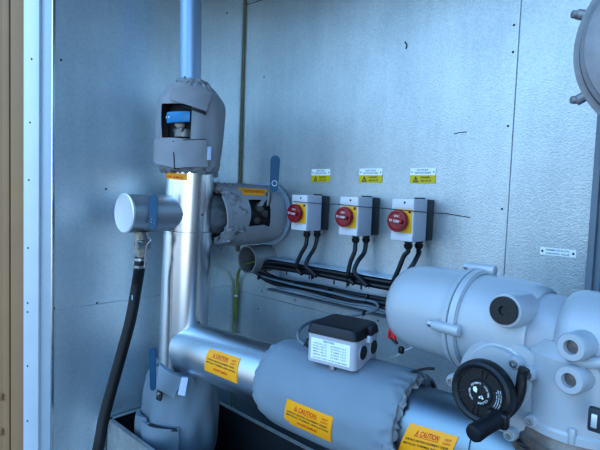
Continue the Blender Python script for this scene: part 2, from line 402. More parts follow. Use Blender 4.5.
# ------------------------------------------------------------------ cloth jackets
def jacket(name, parent, p0, d, prof, nu=96, nv=70, amp=.004, ends=.0, ew=.12, seed=0, holes=(), sf=7, squash=None, m='cloth', lean=None, kk=1):
    """a wrapped bag: prof = control (t, r); ends gather into ruffles"""
    d, e1, e2 = frame(d); p0 = V(p0); bm = B()
    ts = [p[0] for p in prof]; T0, T1 = ts[0], ts[-1]; rows = []
    cp = smoothpath([V((p[0], p[1], 0)) for p in prof], 10)
    for j in range(nv+1):
        f = j/nv*(len(cp)-1); i = min(int(f), len(cp)-2); q = cp[i].lerp(cp[i+1], f-i); t, r = q.x, q.y
        w = max(0, 1-min(t-T0, T1-t)/(ew*(T1-T0)+1e-9)); row = []
        for i in range(nu):
            a = 2*PI*i/nu; dr = V((math.cos(a), math.sin(a), 0))
            rr = r + amp*noise.noise(V((dr.x*2.2, dr.y*2.2, t*sf+seed)))
            rr += ends*w*(math.sin(a*17*kk+5*noise.noise(V((dr.x*3, dr.y*3, t*20+seed))))*.5 + noise.noise(V((dr.x*9, dr.y*9, t*60+seed))))
            if squash: rr *= squash(a, t)
            row.append((bm.verts.new(p0 + d*t + (e1*dr.x + e2*dr.y)*rr), a, t))
        rows.append(row)
    def inhole(a, t):
        for a0, a1, t0, t1 in holes:
            da = (a-a0) % (2*PI)
            if da < (a1-a0) % (2*PI) and t0 < t < t1: return True
        return False
    for j in range(nv):
        for i in range(nu):
            A, C = rows[j][i], rows[j+1][(i+1) % nu]
            if inhole(A[1]+PI/nu, (A[2]+C[2])/2): continue
            bm.faces.new((rows[j][i][0], rows[j][(i+1) % nu][0], rows[j+1][(i+1) % nu][0], rows[j+1][i][0]))
    return obj(name, bm, M[m], parent, smooth=1.2, thick=.002)
def ruffle(name, parent, p0, d, r, w, seed=0, n=90, amp=.010, m='clothw'):
    """a crumpled ring of gathered cloth"""
    d, e1, e2 = frame(d); p0 = V(p0); bm = B(); rings = []; k = 9
    for i in range(n):
        a = 2*PI*i/n; dr = e1*math.cos(a)+e2*math.sin(a); row = []
        for j in range(k):
            b = 2*PI*j/k; s = V((math.cos(a)*4, math.sin(a)*4, seed+b*.3))
            rad = w*(.55+.75*abs(noise.noise(s*2.2)))*(1+.22*math.sin(a*11+seed))
            off = noise.noise(s+V((7, 3, 1)))*amp
            q = p0 + dr*(r+off+rad*math.cos(b)) + d*(rad*1.25*math.sin(b)+noise.noise(s*1.3+V((1, 9, 4)))*amp*1.2)
            row.append(bm.verts.new(q + noise.noise_vector(q*70)*amp*.35))
        rings.append(row)
    for i in range(n):
        for j in range(k): bm.faces.new((rings[i][j], rings[(i+1) % n][j], rings[(i+1) % n][(j+1) % k], rings[i][(j+1) % k]))
    return obj(name, bm, M[m], parent, smooth=1.0)
def holepx(c, px):
    h = [c.hit(*p) for p in px]; a = [x[0] for x in h]; t = [x[1] for x in h]
    a = [x if x-a[0] < PI else x-2*PI for x in a]; a = [x if x-a[0] > -PI else x+2*PI for x in a]
    return (min(a), max(a), min(t), max(t))

# --- top jacket
j1b = rpos(1.565) - rt0*.007; J1R = .102
J1 = thing('insulation_jacket', 'grey cloth valve jacket at the top of the riser, open window with a blue lever', 'jacket', j1b)
C1 = Cyl(j1b, riser_dir, J1R)
hb = holepx(C1, ((162.5, 104), (190.5, 104), (190.5, 136.5), (162.5, 136.5)))
jacket('jacket_shell', J1, j1b, riser_dir, [(0, .082), (.012, .094), (.035, .099), (.10, .102), (.20, .101), (.236, .084), (.262, .060), (.272, .040)],
       amp=.008, ends=.009, ew=.13, seed=3, holes=[hb], nv=84, nu=120)
bm = B(); lathe(bm, j1b, riser_dir, [(.03, .068), (.22, .068)], 32); obj('inner_shade', bm, M['cloth_shade'], J1)  # dark core paints the shade seen through the window
ruffle('gathered_hem', J1, j1b+V((0, 0, .004)), riser_dir, .080, .013, 3)
ruffle('gathered_collar', J1, j1b+riser_dir.normalized()*.272, riser_dir, .046, .009, 8, 50, .006)
C1o = Cyl(j1b, riser_dir, J1R+.004)
for nm, px, h in (('upper_flap', ((176, 83), (211, 92), (205.5, 112), (170.5, 99.5)), .007), ('lower_flap', ((174, 141), (206, 140), (207, 167), (175, 168)), .006),
               ('side_flap', ((156, 138), (176, 142), (176, 168), (154.5, 162)), .003)):
    pa = Patch(C1o, px); bm = B(); sheet(bm, pa, h, 12, 10, back=-.003, wob=.0035, fold=lambda u, v: .004*noise.noise(V((u*2, v*2, 3)))); obj(nm, bm, M['flap'], J1)
pa = Patch(C1o, ((206.5, 146.5), (209.5, 146.5), (209, 160), (206.5, 160))); bm = B(); sheet(bm, pa, .010, 3, 3, back=0); obj('white_tag', bm, M['tag'], J1)
for px in (((180, 105), (206, 112), (206, 115), (184, 107)), ((183, 139.5), (206, 139), (206, 141.5), (183, 142)), ((173.8, 141), (174.8, 141), (176, 169), (175, 169))):
    pa = Patch(C1o, px); bm = B(); sheet(bm, pa, .0075 if px[0][0] == 173.8 else .001, 8, 4, back=-.003); obj('slit_shade', bm, M['cloth_shade'], J1)  # dark strips paint the shade under flaps and in the crease
# ball valve seen in the window
bv = thing('ball_valve', 'dark steel ball valve with a short bright blue lever inside the top jacket window', 'valve', j1b+V((0, 0, .03)))
Ci = Cyl(j1b, riser_dir, .080)
bm = B(); q = Ci.pt(*Ci.hit(180, 124)); n = (CAM-q); n.z = 0; n.normalize()
cyl(bm, q-n*.03, q+n*.004, .017, 20, bev=.003); q2 = Ci.pt(*Ci.hit(184, 131)); box(bm, q2, (.05, .05, .012), None, .003); cyl(bm, q2-V((0, 0, .02)), q2+V((0, 0, .001)), .03, 20)
obj('valve_body', bm, M['brass'], bv)
pa = Patch(Cyl(j1b, riser_dir, .100), ((166.5, 112.5), (190, 111.5), (190, 122), (166.5, 123.5)))
bm = B(); sheet(bm, pa, .006, 14, 6, back=-.008, fold=lambda u, v: -.008*max(0, abs(v-.5)-.3)-.006*max(0, (.12-u)/.12)); obj('lever', bm, M['blue'], bv, label='bright blue lever')
k = B(); 
for c in (.1, .22):
    q = [k.verts.new(pa.pt(c+math.cos(t)*.025, .5+math.sin(t)*.08, .0085)) for t in [2*PI*i/10 for i in range(10)]]; k.faces.new(q)
obj('lever_rivets', k, M['white'], bv, smooth=0)

# --- side jacket (branch to the wall)
jz = 1.424; J2p = V((RX, RY+.105, jz)); J2R = .106
J2 = thing('insulation_jacket', 'grey cloth jacket lying sideways between the riser and the right wall', 'jacket', J2p-V((0, 0, J2R)))
C2 = Cyl(J2p, (0, 1, 0), J2R)
hb = holepx(C2, ((250, 202), (268, 200), (268, 226), (249, 226)))
jacket('jacket_shell', J2, J2p, (0, 1, 0), [(-.012, .100), (.0, .105), (.04, .106), (.12, .107), (.20, .106), (.235, .104), (.258, .095)], amp=.006, ends=.006, ew=.1, seed=9, holes=[hb], nv=70, nu=120)
bm = B(); lathe(bm, J2p, (0, 1, 0), [(.0, .078), (.25, .078)], 32); obj('inner_shade', bm, M['cloth_shade'], J2)  # near-black core, painted shade of the side window
ruffle('gathered_hem', J2, J2p+V((0, .004, 0)), (0, 1, 0), .094, .017, 5, 100, .020)
ruffle('gathered_hem', J2, J2p+V((0, .032, 0)), (0, 1, 0), .100, .010, 45, 100, .022)
bm = B(); lathe(bm, (RX, -.016, jz), (0, 1, 0), [(0, .104), (.001, .118), (.004, .118), (.005, .104)], 64); obj('wall_collar', bm, M['condt'], J2)
C2o = Cyl(J2p, (0, 1, 0), J2R+.003)
pa = Patch(C2o, ((237, 188), (267, 190), (266, 196), (243, 195)))
bm = B(); sheet(bm, pa, .002, 10, 3, back=-.001); st = obj('caution_sticker', bm, M['ora'], J2, label='creased orange sticker')
k = B(); write(k, pa, 'CAUTION HEATING', .1, .25, .9, .7, .003); obj('lettering', k, M['inkr'], st, smooth=0)
for px in (((268, 190), (273, 188), (262, 206), (257, 206)), ((222, 196), (226, 196), (232, 226), (227, 228)), ((264, 226), (267, 226), (261, 241), (258, 240)), ((246, 227), (264, 225), (260, 240), (243, 241))):
    pa = Patch(C2o, px); bm = B(); sheet(bm, pa, .004, 6, 8, back=-.003, wob=.003); obj('strap', bm, M['flap'], J2)
v2 = thing('ball_valve', 'steel valve body with an upright blue lever in the sideways jacket window', 'valve', J2p+V((0, .08, -.05)))
Cj = Cyl(J2p, (0, 1, 0), .082)
bm = B()
for px, py, r, l in ((258, 208, .020, .012), (262, 214, .013, .020), (255, 220, .014, .014), (264, 206, .009, .016)):
    q = Cj.pt(*Cj.hit(px, py)); n = (Cj.pt(*Cj.hit(px, py), 1)-q); cyl(bm, q-n*.02, q+n*l, r, 8 if r < .015 else 20, bev=.002)
obj('valve_body', bm, M['brass'], v2)
LV = P(274.5, 190, 'x', RX+.035)
def lever(name, parent, top, bot, w, th, nrm, m='blue', lab=None):
    """flat lever with round ends"""
    top = V(top); bot = V(bot); d = (top-bot); L = d.length; d.normalize(); n = V(nrm); n = (n-d*n.dot(d)).normalized(); s = d.cross(n)
    out = []
    for i in range(9): a = PI*i/8; out.append((math.cos(a)*w/2, L-w/2+math.sin(a)*w/2))
    for i in range(9): a = PI+PI*i/8; out.append((math.cos(a)*w*.42, w/2+math.sin(a)*w/2))
    bm = B(); f = bm.faces.new([bm.verts.new(bot+s*x+d*y-n*th/2) for x, y in out])
    r = bmesh.ops.extrude_face_region(bm, geom=[f]); bmesh.ops.translate(bm, vec=n*th, verts=[v for v in r['geom'] if isinstance(v, bmesh.types.BMVert)])
    bmesh.ops.bevel(bm, geom=[e for e in bm.edges if e.calc_face_angle(0) > 1], offset=th*.25, segments=2, affect='EDGES')
    return obj(name, bm, M[m], parent, label=lab), (bot, d, s, n, L)
toC = V((.83, -.556, 0))
yl = -.105
tl = P(275.5, 155.5, 'y', yl); bl = P(273.8, 192, 'y', yl)
lv, (b_, d_, s_, n_, L_) = lever('lever', v2, tl, bl, .033, .010, toC, 'bluedk', 'dark blue lever')
bm = B(); q = b_+d_*L_*.24+n_*.0055; lathe(bm, q, n_, [(0, .010), (.001, .010), (.001, .008), (0, .008)], 20, cap=False); obj('lever_stamp', bm, M['condt'], lv)
bm = B(); cyl(bm, V(bl)+V((-.03, 0, -.05)), V(bl)+V((-.02, 0, -.004))-n_*.016, .010, 16); obj('stem', bm, M['brass'], v2)

# --- bottom jacket
j3 = V((.168, RY, .62)); 
J3 = thing('insulation_jacket', 'slumped grey cloth jacket at the foot of the riser inside the drip tray', 'jacket', j3)
C3 = Cyl(j3, (0, 0, 1), .124)
hb = holepx(Cyl(j3, (0, 0, 1), .124), ((148, 400), (158, 398), (164, 420), (152, 421)))
jacket('jacket_shell', J3, j3, (0, 0, 1), [(-.02, .085), (.0, .105), (.05, .118), (.12, .124), (.19, .122), (.25, .114), (.292, .096), (.306, .082)], amp=.014, ends=.008, ew=.12, seed=21, nv=84, nu=110, sf=9, m='cloth3')
ruffle('gathered_collar', J3, j3+V((0, 0, .300)), (.05, 0, 1), .080, .012, 13, 90, .012)
C3o = Cyl(j3, (0, 0, 1), .134)
for nm, px, h, w in (('upper_flap', ((160.5, 363), (183, 377.5), (173.5, 398), (159, 386)), .008, .004), ('lower_flap', ((143.5, 420), (179, 428), (178, 452), (147, 452)), .007, .004), ('side_flap', ((136.5, 410), (146, 418), (148, 452), (137, 438)), .003, .004)):
    pa = Patch(C3o, px); bm = B(); sheet(bm, pa, h, 12, 10, back=-.004, wob=w, fold=lambda u, v: .008*math.sin(u*3+v*2)); obj(nm, bm, M['flap3'], J3)
pa = Patch(C3o, ((181.5, 376.5), (187.5, 377), (184.5, 394.5), (178, 393))); bm = B(); sheet(bm, pa, .012, 4, 4, back=0); obj('white_tag', bm, M['tag'], J3)
for px in (((151, 423), (177, 428), (178, 430), (152, 426)), ((159, 392), (163, 393), (162, 400), (158, 398))):
    pa = Patch(C3o, px); bm = B(); sheet(bm, pa, .011, 6, 3, back=0, wob=.003); obj('slit_shade', bm, M['cloth_shade'], J3)  # dark strips paint shade along the flap edges
v3 = thing('valve_lever', 'dark blue upright valve lever poking out of the bottom cloth jacket', 'lever', C3o.pt(*C3o.hit(156, 392), .01))
lever('lever_blade', v3, C3o.pt(*C3o.hit(156, 346), .016), C3o.pt(*C3o.hit(155.5, 389), .012), .021, .008, toC, 'bluedk')
bm = B(); q = C3o.pt(*C3o.hit(159.5, 393), .004); cyl(bm, q-toC*.02, q+toC*.010, .008, 8, bev=.002); obj('bolt', bm, M['brass'], v3)

# --- big jacket on horizontal pipe
J4p = hpos(.630); L4 = (hpos(1.035)-J4p).length
J4 = thing('insulation_jacket', 'large smooth grey cloth jacket wrapped round the horizontal pipe under the black lidded box', 'jacket', hpos(.77)-V((0, 0, .108)))
jacket('jacket_shell', J4, J4p, hd, [(-.004, .083), (.004, .094), (.030, .105), (.07, .108), (.2, .109), (.31, .108), (.38, .106), (.405, .098), (L4, .092)], amp=.005, ends=.0045, ew=.1, seed=31, nv=90, nu=120, sf=5, m='cloth2')
ruffle('gathered_collar', J4, J4p+hd*(L4-.006), hd, .088, .013, 17, 110, .016)
ruffle('gathered_collar', J4, J4p+hd*.001, hd, .083, .006, 27, 110, .006, 'cloth')
HC4 = Cyl(HA, hd, .1085)
caution(J4, HC4, ((288.5, 398.5), (334.5, 417), (332, 441), (285.5, 420)), h=.004)
bm = B(); tube(bm, [J4p+hd*(L4-.03)+V((0, .0, .10)), J4p+hd*(L4-.0)+V((0, .02, .112)), J4p+hd*(L4+.02)+V((0, .03, .115))], .0028, 8); obj('tie_end', bm, M['blk'], J4)

# ------------------------------------------------------------------ DRAIN VALVE + HOSE
sy = RY-.163
dv = thing('drain_valve', 'small nickelled drain valve under the capped stub with a blue lever across it', 'valve', (RX, sy, 1.27))
dc = P(141, 240, 'y', sy)
bm = B(); x = dc.x; z0 = SZ-SR
lathe(bm, (x, sy, 1.288), (0, 0, 1), [(0, .013), (.018, .013), (.019, .0175), (.028, .0175), (.029, .021), (.050, .021), (.052, .019), (.066, .018), (.067, .022), (.085, .022)], 8)
box(bm, (x+.022, sy-.004, 1.338), (.034, .03, .022), None, .004); cyl(bm, (x+.03, sy-.03, 1.335), (x+.03, sy+.01, 1.335), .012, 6)
cyl(bm, (x+.034, sy, 1.345), (x+.042, sy-.014, 1.372), .006, 8)
obj('valve_body', bm, M['vst'], dv)
bm = B(); q = P(150.5, 240, 'y', sy-.03); tube(bm, [P(147, 236, 'y', sy-.02), P(151, 240, 'y', sy-.025), P(147, 246, 'y', sy-.03), P(145, 262, 'y', sy-.03), P(144.5, 268, 'y', sy-.03)], .0022, 6); obj('retaining_wire', bm, M['steel'], dv)
SC = Cyl((RX, RY, SZ), (0, -1, 0), SR+.026)
lever('lever', dv, SC.pt(*SC.hit(153.5, 194.5)), SC.pt(*SC.hit(152.8, 230)), .027, .007, toC, 'bluedk', 'dark blue lever')
k = B(); n_ = toC; 
for px, py in ((151.5, 222), (153.8, 223), (151.8, 219), (155, 220)):
    q = SC.pt(*SC.hit(px, py)) + toC*.0055; box(k, q, (.002, .002, .004))
obj('lever_marking', k, M['condt'], dv)
hs = thing('drain_hose', 'black rubber hose hanging from the drain valve past the tray corner to the ground', 'hose', P(96, 460, 'y', -.64))
top = V((x-.002, sy, 1.292)); pts = [top+V((0, 0, .004)), top-V((.001, .002, .03))]
for px, py, y in ((136.8, 285, -.53), (131, 318, -.548), (122, 352, -.572), (112, 388, -.598), (103.5, 420, -.622), (98, 450, -.642)): pts.append(P(px, py, 'y', y))
pts += [pts[-1]+V((-.03, -.03, -.2)), pts[-1]+V((-.03, -.06, -.42)), pts[-1]+V((.02, -.12, -.60))]
pts[-1].z = .03
bm = B(); tube(bm, pts, .0165, 18, 10); obj('hose_body', bm, M['rub'], hs)
bm = B()
for z in (1.290, 1.268): lathe(bm, top+V((0, 0, z-1.292)), (0, 0, 1), [(-.004, .0165), (-.004, .0192), (.004, .0192), (.004, .0165)], 20, cap=False)
box(bm, top+V((.015, -.012, -.024)), (.014, .01, .008), None, .001)
obj('hose_clamp', bm, M['steel'], hs)
bm = B(); q = P(137, 297, 'y', -.556); box(bm, P(132.2, 297.5, 'y', -.551), (.003, .002, .014)); obj('print_mark', bm, M['tag'], hs)

# ------------------------------------------------------------------ DRIP TRAY
ty0, ty1, tx0, tx1, tz = -.545, -.190, .006, 1.42, .738
tr = thing('drip_tray', 'deep galvanised drip tray with dark inside below the pipes', 'tray', ((tx0+tx1)/2, (ty0+ty1)/2, .3))
bm = B(); boxr(bm, tx0, tx1, ty0, ty0+.003, .30, tz); boxr(bm, tx0, tx1, ty0, ty0+.014, tz-.003, tz, .001)
boxr(bm, tx0, tx0+.003, ty0, ty1, .30, tz); boxr(bm, tx0, tx0+.014, ty0, ty1, tz-.003, tz, .001); boxr(bm, tx0, tx1, ty1-.014, ty1, tz-.0025, tz+.0005)
obj('outer_sheet', bm, M['galv'], tr)
bm = B(); boxr(bm, tx0+.003, tx1, ty1-.006, ty1-.003, .30, tz-.003); boxr(bm, tx0+.003, tx1, ty0+.0035, ty0+.006, .30, tz-.004); boxr(bm, tx0+.0035, tx0+.006, ty0+.004, ty1-.004, .3, tz-.004); boxr(bm, tx0, tx1, ty0+.003, ty1-.003, .30, .304)  # near-black sheets deepen the shade inside the galvanised tray
obj('inner_shade', bm, M['shade'], tr)
for xx in (.1, 1.3):
    for yy in (ty0+.03, ty1-.03): bm = B(); boxr(bm, xx-.02, xx+.02, yy-.02, yy+.02, 0, .30); obj('leg', bm, M['galv'], tr)
bm = B(); q = P(98.5, 428, 'x', .003); boxr(bm, 0.0, .012, q.y-.004, q.y+.004, q.z-.025, q.z+.025, .001); o = obj('edge_clip', bm, M['wht']); tagp(o, 'small white clip on the left wall beside the tray corner behind the hose', 'clip')

# ------------------------------------------------------------------ ISOLATORS
GI = 'rotary isolators in a row on the right wall'
def copy_tree(o, par=None):
    c = o.copy(); COL.objects.link(c)
    if par is not None: c.parent = par
    for ch in o.children: copy_tree(ch, c)
    return c
ISX = (.474, .676, .859); W, H, D, Z0 = .070, .117, .111, 1.384
x1 = ISX[0]; x0 = x1-W
iso = thing('isolator_switch', 'grey isolator with red knob nearest the wall corner, leftmost of three', 'switch', (x0+W/2, 0, Z0), GI)
bm = B(); boxr(bm, x0+.001, x1-.001, -.042, -.0005, Z0+.001, Z0+H-.001, .003); box(bm, (x0+W/2, -.024, Z0+H+.001), (.024, .022, .006), None, .002); obj('back_box', bm, M['dgry'], iso)
bm = B(); boxr(bm, x0, x1, -D, -.042, Z0, Z0+H, .0025); obj('cover', bm, M['lgry'], iso)
bm = B(); boxr(bm, x0+.001, x1-.002, -D-.003, -D, Z0+.090, Z0+H-.001, .0012); boxr(bm, x0+.001, x1-.002, -D-.003, -D, Z0+.001, Z0+.019, .0012); boxr(bm, x0+.001, x1-.002, -D-.0012, -D, Z0+.019, Z0+.090); obj('front_plate', bm, M['wht'], iso)
bm = B(); boxr(bm, x0+.014, x1-.006, -D-.0035, -D-.001, Z0+.024, Z0+.088, .0008); obj('yellow_plate', bm, M['yel'], iso)
kc = V((x0+.029, -D, Z0+.056))
bm = B(); lathe(bm, kc, (0, -1, 0), [(.002, .017), (.008, .018), (.009, .0285), (.011, .0300), (.021, .0300), (.0235, .0285), (.0240, .024), (.022, .022), (.022, .0005)], 40); kn = obj('knob', bm, M['red'], iso)
bm = B(); rot = Matrix.Rotation(math.radians(8), 3, 'Y'); box(bm, kc+V((0, -.027, 0)), (.042, .012, .011), rot, .0035); obj('grip', bm, M['red'], kn)
kp = Plane(kc+V((0, -.0335, 0)), (0, -1, 0))
class LP:   # plane patch centred on a point
    def __init__(s, p, w, h, ang=0): s.pl = p; s.w = w; s.h = h; s.a = ang
    def pt(s, u, v, hh=0):
        X = (u-.5)*s.w; Y = (.5-v)*s.h; c, q = math.cos(s.a), math.sin(s.a)
        return s.pl.pt(X*c-Y*q, X*q+Y*c, hh)
k = B(); lp = LP(kp, .034, .008, math.radians(-8)); write(k, lp, 'O OFF', 0.03, .05, .97, .95, 0); obj('knob_lettering', k, M['white'], kn, smooth=0)
kp2 = Plane(kc+V((0, -.0222, 0)), (0, -1, 0)); k = B(); lp = LP(kp2, .04, .04); write(k, lp, 'ON I', .30, .10, .70, .25, .0005); obj('knob_lettering', k, M['white'], kn, smooth=0)
bm = B(); lathe(bm, (x0+W*.58, -D-.003, Z0+.106), (0, -1, 0), [(0, .0030), (.001, .0030)], 12); obj('cover_screw', bm, M['dark'], iso)
bm = B(); box(bm, (x1-.012, -D-.004, Z0+.082), (.006, .004, .008), None, .001); obj('padlock_slot', bm, M['dark'], iso)
for dy, dx in ((-.066, .030), (-.028, .042)):
    bm = B(); lathe(bm, (x0+dx, dy, Z0), (0, 0, -1), [(0, .0105), (.004, .0115), (.006, .0115), (.006, .0095), (.010, .0095), (.011, .0125), (.020, .0115), (.024, .0085)], 12); obj('cable_gland', bm, M['blkg'], iso)
lab = ('', 'grey isolator with red knob in the middle of the three', 'grey isolator with red knob nearest the big painted actuator, rightmost of three')
for i in (1, 2):
    c = copy_tree(iso); c.location.x += ISX[i]-ISX[0]; c['label'] = lab[i]
# cables from isolators down to the tray
GC = 'black cables dropping from the isolators'
routes = (
 ('leftmost isolator, left one of its pair', 0, .030, -.066, ((305.5, 246), (300.5, 255), (297, 264), (298, 270))),
 ('leftmost isolator, right one of its pair', 0, .042, -.028, ((314, 249), (308.5, 258), (306, 266), (312, 272))),
 ('middle isolator, left one of its pair', 1, .030, -.066, ((354.5, 252), (350.5, 262), (348, 274), (349, 279))),
 ('middle isolator, right one of its pair', 1, .042, -.028, ((364, 253), (357.5, 262), (354.5, 272), (362, 281))),
 ('rightmost isolator, left one of its pair', 2, .030, -.066, ((404, 256), (399.5, 267), (394, 280), (393, 286))),
 ('rightmost isolator, right one of its pair', 2, .042, -.028, ((419, 253), (414, 263), (407, 276), (412, 291))),
)
for wh, i, dx, dy, pp in routes:
    st = V((ISX[i]-W+dx, dy, Z0-.020)); pts = [st, st-V((0, 0, .012))]
    ys = [-.034, -.060, -.074, -.070] if dy > -.05 else [-.068, -.072, -.074, -.068]
    for (px, py), y in zip(pp, ys): pts.append(P(px, py, 'y', y))
    pts.append(pts[-1]+V((.02, .0, -.012)))
    bm = B(); tube(bm, pts, .0068, 10); o = obj('power_cable', bm, M['blk'] if dy < -.05 else M['dgry']); tagp(o, 'black cable dropping from the ' + wh, 'cable', GC)

# ------------------------------------------------------------------ CABLE TRAY, SLEEVE, CABLES
sl = thing('wall_sleeve', 'short open grey tube sticking out of the right wall near the corner, cables coming out', 'tube', (.172, -.05, 1.205))
bm = B(); lathe(bm, (.176, -.105, 1.256), (0, 1, 0), [(0, .046), (0, .0515), (.105, .0515)], 48, cap=False); lathe(bm, (.176, -.105, 1.256), (0, 1, 0), [(0, .046), (.095, .046), (.095, .0005)], 48, cap=False); obj('tube_body', bm, M['tube'], sl)
bm = B(); lathe(bm, (.176, -.02, 1.256), (0, 1, 0), [(0, .045), (.001, .0005)], 40, cap=False); obj('bore_shade', bm, M['shade'], sl)  # near-black disc paints the shade down the open tube
ct = thing('cable_tray', 'perforated galvanised cable tray running along the right wall below the isolators', 'tray', (.65, 0, 1.145))
bm = B(); boxr(bm, .236, 1.15, -.062, -.0008, 1.264, 1.2665, .0006); boxr(bm, .236, 1.15, -.004, -.0008, 1.142, 1.264); obj('tray_channel', bm, M['condt'], ct)
bm = B(); boxr(bm, .20, 1.15, -.022, -.0008, 1.136, 1.142); obj('shadow_lip', bm, M['post'], ct)  # dark colour on the lip paints in the shadow band below the tray
for i in range(7):
    xx = .285+i*.112; bm = B(); boxr(bm, xx-.003, xx+.003, -.0050, -.0038, 1.205, 1.218); obj('slot', bm, M['dark'], ct)
def rowcable(z, y, r, x0=.20, x1=1.12, wob=.004, seed=0, m='blk', drop=0):
    pts = [V((.176+.01*math.sin(seed), -.075, 1.222+.012*math.cos(seed*3)))]
    n = 9
    pts.append(V((x0+.03, y*.8-.02, z+(1.222-z)*.25)))
    for i in range(1, n+1):
        xx = x0+(x1-x0)*i/n; pts.append(V((xx, y+noise.noise(V((xx*5, seed, 0)))*wob, z+noise.noise(V((xx*5, seed, 5)))*wob)))
    bm = B(); tube(bm, pts, r, 10, 6); return obj('tray_cable', bm, M[m])
k = 0
for z, y, r, w in ((1.2545, -.018, .0085, 'top rear'), (1.254, -.050, .0088, 'top front'), (1.238, -.022, .0085, 'second row, rear'), (1.2375, -.048, .0088, 'second row, front')):
    tagp(rowcable(z, y, r, seed=k, wob=.003), 'black cable of the upper tray bundle, %s' % w, 'cable', 'cables of the upper bundle in the cable tray'); k += 1
for z, y, r, w in ((1.188, -.016, .0075, 'top rear'), (1.187, -.040, .0080, 'top front'), (1.172, -.020, .0075, 'bottom rear'), (1.171, -.043, .0080, 'bottom front')):
    tagp(rowcable(z, y, r, seed=k, wob=.006), 'black cable of the lower tray bundle, %s' % w, 'cable', 'cables of the lower bundle in the cable tray'); k += 1
yy = -.062
gp = [V((.19, -.078, 1.215))] + [P(px, py, 'y', yy) for px, py in ((262, 276), (275, 280), (300, 286), (328, 292), (352, 298), (370, 301), (377.5, 304.5), (376, 310), (364, 313.5))]
gp += [P(339, 317.8, 'y', -.10), P(318, 320.2, 'y', -.20), P(306, 324.5, 'y', -.32), P(298.5, 332, 'y', -.42), P(299, 340, 'y', -.435), P(304.5, 345, 'y', -.437)]
bm = B(); tube(bm, gp, .0044, 12, 8); o = obj('sensor_cable', bm, M['grc']); tagp(o, 'grey cable looping back from the tray to the black lidded box', 'cable')
bm = B(); tube(bm, [V((.30, -.064, 1.168))]+[P(px, py, 'y', -.058) for px, py in ((300, 291), (330, 299), (350, 303.5), (368, 306), (384, 311), (400, 316))], .0042, 10); o = obj('sensor_cable', bm, M['grc']); tagp(o, 'thin grey cable running straight along the bottom of the cable tray', 'cable')
GT = 'small black cable ties on the tray cables'
for i, (px, py, y, hgt, w) in enumerate(((259, 277, -.07, .018, 'nearest the wall sleeve'), (296, 284, -.058, .020, 'second from the wall sleeve'), (328, 291.5, -.058, .022, 'below the middle isolator cables'), (367, 298, -.058, .024, 'nearest the loop end'), (364, 313, -.066, .016, 'on the looped grey cable'), (324, 319.5, -.17, .012, 'on the grey cable above the black lid'), (312.5, 277, -.040, .012, 'hanging below the upper bundle by the leftmost isolator'), (348, 284, -.045, .014, 'hanging below the upper bundle under the middle isolator'), (370, 284.5, -.045, .012, 'hanging below the upper bundle right of the middle isolator'))):
    q = P(px, py, 'y', y); bm = B(); box(bm, q, (.006, .013, hgt), Matrix.Rotation(.15, 3, 'Y'), .0015); tube(bm, [q+V((0, -.004, hgt*.2)), q+V((.003, -.010, hgt*.1-.012))], .0013, 6)
    o = obj('cable_tie', bm, M['blk']); tagp(o, 'small black cable tie ' + w, 'tie', GT)
# earth cables down the corner
for i, (dx, dpx) in enumerate(((0, 0), (.012, 2.2))):
    pts = [P(258, 261.5, 'y', -.085), P(251, 262.5, 'y', -.10), P(244, 265, 'y', -.075), P(238.5+dpx*.5, 271, 'y', -.035), P(236.8+dpx*.4, 280, 'y', -.014)]
    pts += [P(235.5+dpx*.6, 296, 'y', -.012), P(233.8+dpx*.8, 320, 'y', -.012), P(232+dpx, 345, 'y', -.012), P(229.5+dpx, 400, 'y', -.012)]
    pts.append(pts[-1]-V((0, 0, .4)))
    bm = B(); tube(bm, pts, .0032, 10, 8); o = obj('earth_cable', bm, M['earth']); tagp(o, 'green and yellow earth cable down the wall corner, %s of the two strands' % ('left' if i == 0 else 'right'), 'cable', 'earth cables in the corner')
bm = B(); q = P(235.8, 295.8, 'y', -.018); box(bm, q, (.016, .010, .007), None, .002); o = obj('cable_clip', bm, M['wht']); tagp(o, 'small white clip holding the green earth cables in the wall corner', 'clip')
# thin wire strung across the isolators
pts = [P(293, 201.3, 'y', -D-.006), P(311, 203, 'y', -D-.006), P(326, 203.8, 'y', -.02), P(340, 204.5, 'y', -D-.0065), P(361, 206.8, 'y', -D-.0065), P(377, 207.7, 'y', -.02), P(391, 209, 'y', -D-.0065), P(413, 211, 'y', -D-.0065), P(430, 212.6, 'y', -.04), P(446, 213.7, 'y', -.005), P(470, 217.5, 'y', -.001)]
bm = B(); tube(bm, pts, .0012, 6, 4); o = obj('thin_wire', bm, M['dark']); tagp(o, 'thin dark wire strung across the three isolators onto the wall', 'wire')

